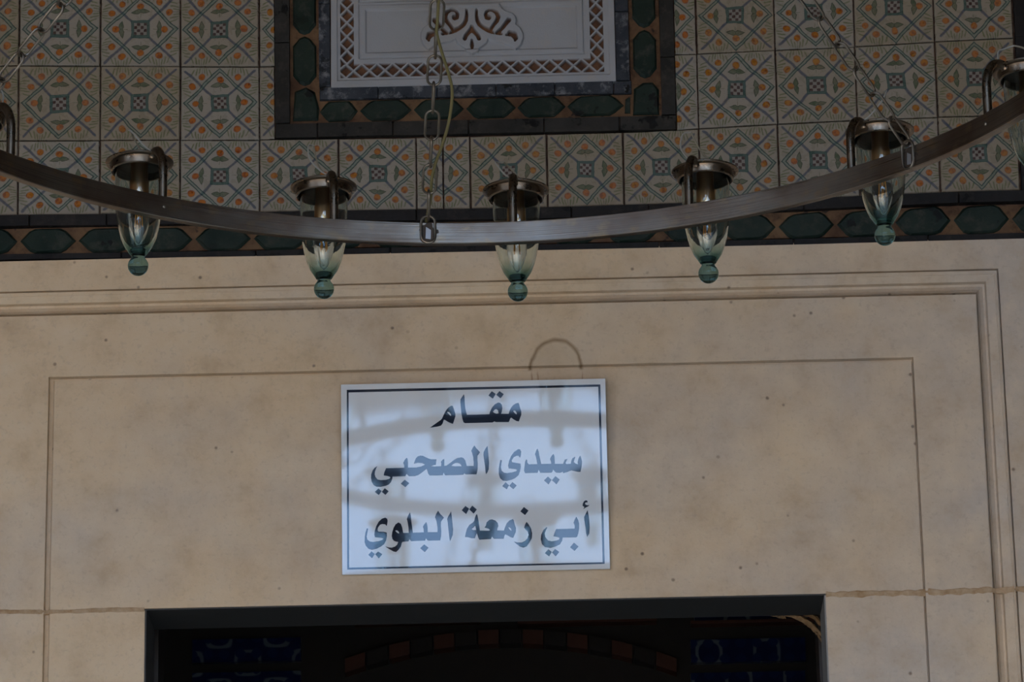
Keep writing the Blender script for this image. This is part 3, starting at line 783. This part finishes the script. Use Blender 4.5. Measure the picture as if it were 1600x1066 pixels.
letters('lettering', [
 ([(160,440),(183,450),(170,520),(155,590),(170,650),(215,682),(280,690),(380,675),(440,655),(470,630),(430,615),(310,603),(298,560),(305,490),(335,400),(380,320),(440,265),(500,245),(535,265),(545,300),(540,345),(528,400),(500,370),(450,362),(405,375),(365,430),(358,475),(375,500),(480,505),(530,520),(532,580),(515,660),(480,730),(420,775),(340,815),(250,835),(190,815),(140,760),(118,690),(122,600),(135,520)], []),
 ([(185,925),(245,862),(306,910),(255,988)], []), ([(315,915),(368,865),(445,915),(380,992)], []),
 ([(500,770),(560,790),(620,795),(680,775),(720,740),(740,690),(700,685),(660,670),(632,635),(620,580),(630,510),(655,430),(690,370),(745,332),(790,360),(815,430),(832,525),(935,525),(930,430),(915,330),(900,270),(925,205),(960,145),(975,220),(985,330),(1000,430),(1010,520),(1215,515),(1210,460),(1198,410),(1220,370),(1258,325),(1275,370),(1283,440),(1284,512)]
  + c6([(401,510),(400,430),(385,320),(355,235),(375,180),(412,118),(450,175),(520,245),(490,285),(465,320),(463,400),(470,500),(465,590),(450,662),(230,665),(205,650),(188,625),(170,665)])
  + [(980,675),(960,655),(945,640),(930,680),(820,688),(805,710),(790,770),(750,830),(700,875),(650,865),(580,825),(520,788)],
  [[(685,480),(720,478),(750,505),(760,535),(735,530),(705,510)]]),
 ([(1145,805),(1220,735),(1300,795),(1232,875)], []),
 (c6([(652,130),(662,200),(675,320),(688,460),(682,560),(650,640),(630,680),(620,620),(605,480),(590,340),(580,270),(600,220),(630,170)]), [])], (560, 790), S2)
letters('lettering', [
 ([(300,295),(315,340),(330,420),(345,520),(355,600),(520,603),(545,590),(510,565),(450,548),(440,545),(465,510),(480,450),(530,405),(580,395),(640,415),(685,460),(697,515),(680,560),(672,598),(800,600),(815,550),(850,470),(900,415),(965,390),(985,420),(1000,490),(1022,550),(1020,620),(995,680),(970,735),(930,725),(870,690),(825,668),(810,690),(795,750),(620,752),(598,735),(578,708),(560,755),(345,768),(325,730),(310,680),(298,650),(280,690),(262,742),(200,740),(130,720),(78,718),(95,640),(115,570),(160,500),(230,450),(252,420),(262,370),(280,320)],
  [[(200,575),(240,540),(262,515),(272,520),(280,560),(285,590),(240,592)], [(875,540),(905,542),(930,565),(945,605),(925,600),(900,575)]]),
 ([(20,230),(88,150),(157,200),(102,300)], []), ([(160,215),(215,145),(300,215),(240,292)], []),
 ([(1218,440),(1260,490),(1300,560),(1322,650),(1315,740),(1270,820),(1220,890),(1160,912),(1100,895),(1040,850),(980,800),(1050,818),(1130,818),(1190,790),(1235,740),(1255,680),(1240,620),(1200,580),(1172,545),(1190,490)], []),
 ([(1103,250),(1168,170),(1255,235),(1190,318)], [])], (720, 780), S2)
letters('lettering', [
 ([(270,540),(245,590),(225,640),(235,700),(280,755),(340,770),(420,758),(465,740),(475,715),(440,700),(370,688),(385,640),(415,568),(725,562),(728,520),(705,465),(725,410),(752,365),(780,415),(798,470),(798,560),(785,640),(765,695),(740,705),(525,708),(515,760),(480,820),(410,855),(320,878),(230,865),(180,815),(160,740),(168,660),(205,585),(255,537)], []),
 ([(228,965),(285,900),(342,945),(300,1020)], []), ([(348,955),(398,895),(468,945),(408,1018)], []), ([(648,868),(712,792),(788,855),(722,928)], []),
 ([(940,255),(955,330),(968,420),(975,540),(968,640),(932,700),(915,640),(905,540),(885,420),(882,370),(905,320)], []),
 ([(910,95),(940,105),(935,135),(915,128),(895,145),(905,165),(935,178),(972,172),(950,195),(915,210),(870,240),(885,205),(855,185),(860,150),(880,110)], [])], (830, 775), 10.66)
o_ = [sl(542.5, 888), sl(544, 891.5), ]
bo = [sl(542.8, 891), sl(944.8, 882), sl(938, 605.5), sl(542.8, 614)]
bi = [sl(545.65, 888), sl(941.6, 879.6), sl(934.8, 609), sl(545.65, 618)]
link('border_line', paint('border_line', bo, [bi]), PAINT, sign)

# ------------------------------------------------------------------ chandelier
XC, YC, HC, RR = -.1294, 5.79-.8747, 2.1741+1.6, .8747
RLAMP, RARM = .9604, .881
ch_ = empty('chandelier', (XC, YC, HC))
tag(ch_, 'round bronze ring chandelier hung on chains with glass lamps all around it', 'chandelier')
AP = .757
def ring_mesh(name, r, t, h, seg=160, dz=0):
    prof = [(r, -h), (r+t, -h), (r+t, h), (r, h)]
    bv = .0012
    prof = [(r+bv, -h), (r+t-bv, -h), (r+t, -h+bv), (r+t, h-bv), (r+t-bv, h), (r+bv, h), (r, h-bv), (r, -h+bv), (r+bv, -h)]
    V, Fc = lathe(prof, seg); me = me_from(name, V, Fc)
    for p in me.polygons: p.use_smooth = True
    o = link(name, me, RING, ch_, (0, 0, dz))
    m = o.modifiers.new('e', 'EDGE_SPLIT'); m.split_angle = math.radians(30)
    return o
ring_mesh('ring', RR, .013, .0173)
UP_R, UP_Z = .50, .41
ring_mesh('upper_ring', UP_R, .013, .0173, 96, UP_Z)

def smooth_me(me):
    for p in me.polygons: p.use_smooth = True
    me.set_sharp_from_angle(angle=math.radians(42))
    return me
kb = -.083
# lamp pieces (origin on the lamp axis, at ring height)
glass_out = [(.0125, .033), (.0155, .038), (.0215, .047), (.0268, .060), (.0305, .074), (.0335, .090), (.0355, .108), (.0366, .128), (.0370, .150), (.0370, .174)]
glass_in = [(r-.0016, z+.0008) for r, z in glass_out][::-1]
gi = [(max(r-.0016, 0), z) for r, z in glass_out]
prof = [(0, .033)]+glass_out+[(r, z) for r, z in gi[::-1][:-1]]+[(.0125, .041), (.008, .0375), (0, .0365)]
GM = smooth_me(me_from('glass_shade', *lathe([(r, z+kb) for r, z in prof], 32)))
kp = [(0, 0)]+[(.0157*math.sin(a), .0155-.0155*math.cos(a)) for a in np.linspace(.25, 2.35, 10)]+[(.0095, .0305), (.0112, .0327), (0, .0328)]
KM = smooth_me(me_from('glass_knob', *lathe([(r, z+kb) for r, z in kp], 24)))
cz = .0995
cp = [(.0410, cz-.014), (.0425, cz-.0145), (.0440, cz-.013), (.0444, cz-.005), (.0452, cz-.002), (.0500, cz-.0022), (.0522, cz-.0005), (.0522, cz+.0012), (.0490, cz+.0022), (.0430, cz+.0025), (.040, cz+.007), (.028, cz+.010), (.010, cz+.011), (0, cz+.011), (0, cz-.001), (.0405, cz-.001), (.0410, cz-.014)]
CM = me_from('lamp_cap', *lathe(cp, 40))
smooth_me(CM)
LNM = me_from('cap_lining', *lathe([(0, cz-.0012), (.0402, cz-.0012), (.0402, cz-.0138), (.0398, cz-.0138), (.0398, cz-.0024), (0, cz-.0024)], 32))  # near-black disc and sleeve covering the inside of the cap
hp = [(.048, cz-.0155), (.0525, cz-.0135), (.0525, cz-.0115), (.048, cz-.012), (.048, cz-.0155)]
SM = smooth_me(me_from('lamp_socket', *lathe([(0, cz+.002), (.0135, cz+.002), (.0135, cz-.028), (.0148, cz-.030), (.0148, cz-.060), (.0135, cz-.064), (0, cz-.064)], 24)))
zb = cz-.064
bp = [(.007, zb), (.010, zb-.004), (.0145, zb-.014), (.0165, zb-.026), (.0150, zb-.042), (.0105, zb-.056), (.005, zb-.067), (0, zb-.072)]
bpi = [(max(0, r-.0008), z+.0008) for r, z in bp[::-1]]
BM = smooth_me(me_from('bulb', *lathe(bp+bpi[:-1]+[(.0062, zb), (.007, zb)], 20)))
Vf = []; Ff = []
for i in range(4):
    a = math.pi/4+i*math.pi/2; p0 = Vector((.004*math.cos(a), .004*math.sin(a), zb-.008)); p1 = Vector((.006*math.cos(a), .006*math.sin(a), zb-.04))
    v, f = tube([p0, p1], .0011, 6); o0 = len(Vf); Vf += v; Ff += [tuple(o0+k for k in q) for q in f]
FM = me_from('filament', Vf, Ff)
ya = RARM-RLAMP        # towards the ring is -y
arm = [(0, ya, .0150), (0, ya, .045), (0, ya+.0005, .066), (0, ya+.006, .085), (0, ya+.016, .0975), (0, ya+.027, .101), (0, -.0445, .0985), (0, -.0415, .094)]
AM = smooth_me(me_from('lamp_arm', *tube(crom(arm, 6), .0066, 10)))
def wires(seed):
    rg = random.Random(seed); V = []; Fc = []
    h1 = rg.uniform(.035, .06); s = rg.choice((-1, 1))
    a = crom([(0, 0, cz+.008), (-.006*s, .004, cz+.02), (.008*s, .004, cz+.04), (.018*s, -.008, cz+.008+h1)], 6)
    b_ = crom([(.018*s, -.008, cz+.008+h1), (.028*s, -.018, cz+.008+h1*.9), (.028*s, -.03, cz+.035), (.014*s, -.042, cz+.012), (0, -.047, cz+.002)], 6)
    return smooth_me(me_from('wire', *tube(a, .0015, 6))), smooth_me(me_from('wire', *tube(b_, .0013, 6)))
wv = [wires(s) for s in (1, 2, 5)]
SCREW = me_from('screw', *lathe([(0, -.0018), (.0018, -.0016), (.0028, -.0008), (.0032, 0), (0, 0)], 10))
def lamp(phi, r, dz=0, wi=0, screw=False):
    e = empty('lamp', (r*math.sin(phi), r*math.cos(phi), dz), ch_); e.rotation_euler = (0, 0, -phi)
    for nme, me, mt in (('glass_shade', GM, GLASS), ('glass_knob', KM, TEAL), ('lamp_cap', CM, BRASS), ('cap_lining', LNM, LINING), ('lamp_socket', SM, COPPER), ('bulb', BM, BULB), ('filament', FM, FIL), ('lamp_arm', AM, BRASS)):
        o = link(nme, me, mt, e)
        if nme == 'glass_knob': o['label'] = 'teal glass knob'
    a, b_ = wv[wi % 3]; link('wire', a, WIRED, e); link('wire', b_, WIRE, e)
    if screw:
        o = link('screw', SCREW, STEEL, e, (0, RR-RLAMP-.0002, -.0)); o.rotation_euler = (-math.pi/2, 0, 0)
    return e
PH0 = .0493
order = {-2: 0, -1: 1, 0: 2, 1: 1, 2: 0, 3: 2}
for k in range(20):
    kk = k if k <= 10 else k-20
    lamp(PH0+kk*math.pi/10, RLAMP, 0, k, screw=kk in (-2, 3))
for k in range(14): lamp(.157+k*math.pi/7, UP_R+RLAMP-RR, UP_Z, k)

# chains
def link_path(L, Wd, n=7):
    r = Wd/2; s = L/2-r; pts = []
    for i in range(n+1): a = math.pi*i/n; pts.append((r*math.cos(a), 0, s+r*math.sin(a)))
    for i in range(n+1): a = math.pi+math.pi*i/n; pts.append((r*math.cos(a), 0, -s+r*math.sin(a)))
    return pts
LW = .0020
LM = smooth_me(me_from('chain_link', *tube(link_path(.0505, .0205), LW, 8, True)))
LB = smooth_me(me_from('chain_link', *tube(link_path(.0440, .0215), .0021, 8, True)))
pitch = .0465
apex = Vector((0, 0, AP))
cph = [math.radians(a) for a in (-5.75, 46.25, 97.3, 148.4, 199.5, 250.6, -58.3)]
SLOT = None
def slot_mesh():
    rg = random.Random(2); pts = []
    for i in range(22):
        a = 2*math.pi*i/22; rr_ = 1+rg.uniform(-.22, .25)
        pts.append((.0135*math.cos(a)*rr_, .0145*math.sin(a)*rr_))
    V, Fc = prism(pts, -.0006, .0004); return me_from('chain_slot', V, Fc)
SLOT = slot_mesh(); BURNT = flat('torn_edge', (.05, .035, .025), .6, metal=.6)
PLT = me_from('slot_plate', *prism([(-.004, -.010), (.004, -.011), (.0045, .004), (-.003, .009)], -.0011, -.0004)); BRT = flat('bare_metal', (.32, .32, .33), .55, metal=1)
for ci, ph in enumerate(cph):
    base = Vector((math.sin(ph)*(RR-.0032), math.cos(ph)*(RR-.0032), 0))
    cn = empty('chain', tuple(base), ch_)
    o = link('chain_link', LB, STEEL, cn, (0, 0, .0045)); o.rotation_euler = (0, 0, -ph)
    sl_ = link('chain_slot', SLOT, BURNT, cn, (math.sin(ph)*.0030, math.cos(ph)*.0030, 0)); sl_.rotation_euler = (0, 0, -ph)
    sl_ = link('slot_plate', PLT, BRT, cn, (math.sin(ph)*.0030, math.cos(ph)*.0030, 0)); sl_.rotation_euler = (0, 0, -ph)
    p0 = base+Vector((0, 0, .0235)); v = apex-p0; L = v.length; n = int(L/pitch); v.normalize()
    tng = Vector((math.cos(ph), -math.sin(ph), 0))
    q2 = v.cross(tng).normalized()
    for i in range(n):
        c = p0+v*(pitch*(i+.46))-base
        a = tng if i % 2 else q2
        b_ = v.cross(a)
        o = link('chain_link', LM, STEEL, cn)
        o.matrix_local = Matrix((( a.x, b_.x, v.x, c.x), (a.y, b_.y, v.y, c.y), (a.z, b_.z, v.z, c.z), (0, 0, 0, 1)))
# hub and rod to the ceiling
V, Fc = lathe([(0, AP-.03), (.02, AP-.028), (.035, AP-.01), (.035, AP+.01), (.012, AP+.03), (.008, AP+.05), (.008, 5.65-HC-.02), (.05, 5.65-HC-.015), (.05, 5.65-HC), (0, 5.65-HC)], 20)
link('hanging_rod', me_from('hanging_rod', V, Fc), BRASS, ch_)
# cable beside the middle chain
def on_chain(px, py, dy=-.012):
    ph = cph[0]; b0 = np.array([XC+math.sin(ph)*RR, YC+math.cos(ph)*RR, HC+.02]); ap = np.array([XC, YC, HC+AP])
    lo, hi = -.05, .9
    for _ in range(40):
        m = (lo+hi)/2; q = b0+(ap-b0)*m
        if P(q)[1] > py: lo = m
        else: hi = m
    q = b0+(ap-b0)*lo; xx = P(q)[0]; q = q+np.array([(px-xx)/F_PX*np.linalg.norm(q-CAM), dy, 0])
    return Vector(q)-Vector((XC, YC, HC))
cpts = [(686, -60), (686, 0), (684, 40), (683, 58), (690, 85), (701, 120), (707, 150), (703, 190), (694, 225), (681, 256), (675, 280), (672, 310), (665, 345)]
path = [on_chain(a, b_, -.014 if i < 9 else -.004+.0 if i < 11 else .008) for i, (a, b_) in enumerate(cpts)]
path = [Vector((path[0].x, path[0].y-.3, path[0].z+.25))]+path
link('power_cord', smooth_me(me_from('power_cord', *tube(crom(path, 7), .0024, 8))), CORD, ch_)

# ------------------------------------------------------------------ arcade between gallery and court (behind the chandelier, seen in the sign's gloss)
def arcade():
    y0, y1, ztop = 1.45, 1.85, 5.65
    V = []; Fc = []
    def arch(cx_, hw, xl, xr_, spring=4.6, crown=6.2, n=40):
        arc = [(cx_-hw*math.cos(math.pi*i/n), spring+(crown-spring)*math.sin(math.pi*i/n)) for i in range(n+1)]
        outer = [(xl, 0), (xl, ztop)]+[(p[0], ztop) for p in arc]+[(xr_, ztop), (xr_, 0)]
        inner = [(arc[0][0], 0), (arc[0][0], spring)]+arc+[(arc[-1][0], spring), (arc[-1][0], 0)]
        N = len(outer); b0 = len(V)
        for y in (y0, y1):
            for q in (outer, inner): V.extend([(p[0], y, p[1]) for p in q])
        for i in range(N-1):
            a, b_ = b0+i, b0+i+1
            Fc.extend([(a, b_, N+b_, N+a), (2*N+b_, 2*N+a, 3*N+a, 3*N+b_), (N+a, N+b_, 3*N+b_, 3*N+a), (b_, a, 2*N+a, 2*N+b_)])
    arch(.25, 2.45, -2.55, 5.8, 4.15, 5.18); arch(-4.8, 1.9, -8.4, -2.55, 4.15, 5.18)
    bm = cap_fix(V, Fc); me = bpy.data.meshes.new('wall_front'); bm.to_mesh(me); bm.free()
    struct(link('wall_front', me, GALLERY))
    rectbox('wall_end', -8.5, -8.3, 0, 5.65, 1.45, D+.3, GALLERY, None, None)
    rectbox('wall_end', 5.8, 6.0, 0, 5.65, 1.45, D+.3, GALLERY, None, None)
    for o in list(bpy.data.objects):
        if o.name.startswith('wall_end'): o.name = 'wall_left' if o.location.x < 0 else 'wall_right'; struct(o)
    # unseen court: building opposite bounces warm light; wings added to shade right, light left
    for nm, xa, xb in (('wall_blocker_right', 3.4, 12), ('wall_bounce_left', -16, -11)):
        struct(box(nm, (xa, -14.8, 0), (xb, 1.2, 6.2), ARCH))
    f = struct(empty('wall_court', (0, -15, 0))); b = Vector((0, -15, 0))
    rectbox('court_wall', -16, 16, 0, 6.2, -15.6, -15, ARCH, f, b); rectbox('cornice', -16, 16, 6.2, 6.45, -15.7, -14.85, ARCH, f, b)
arcade()
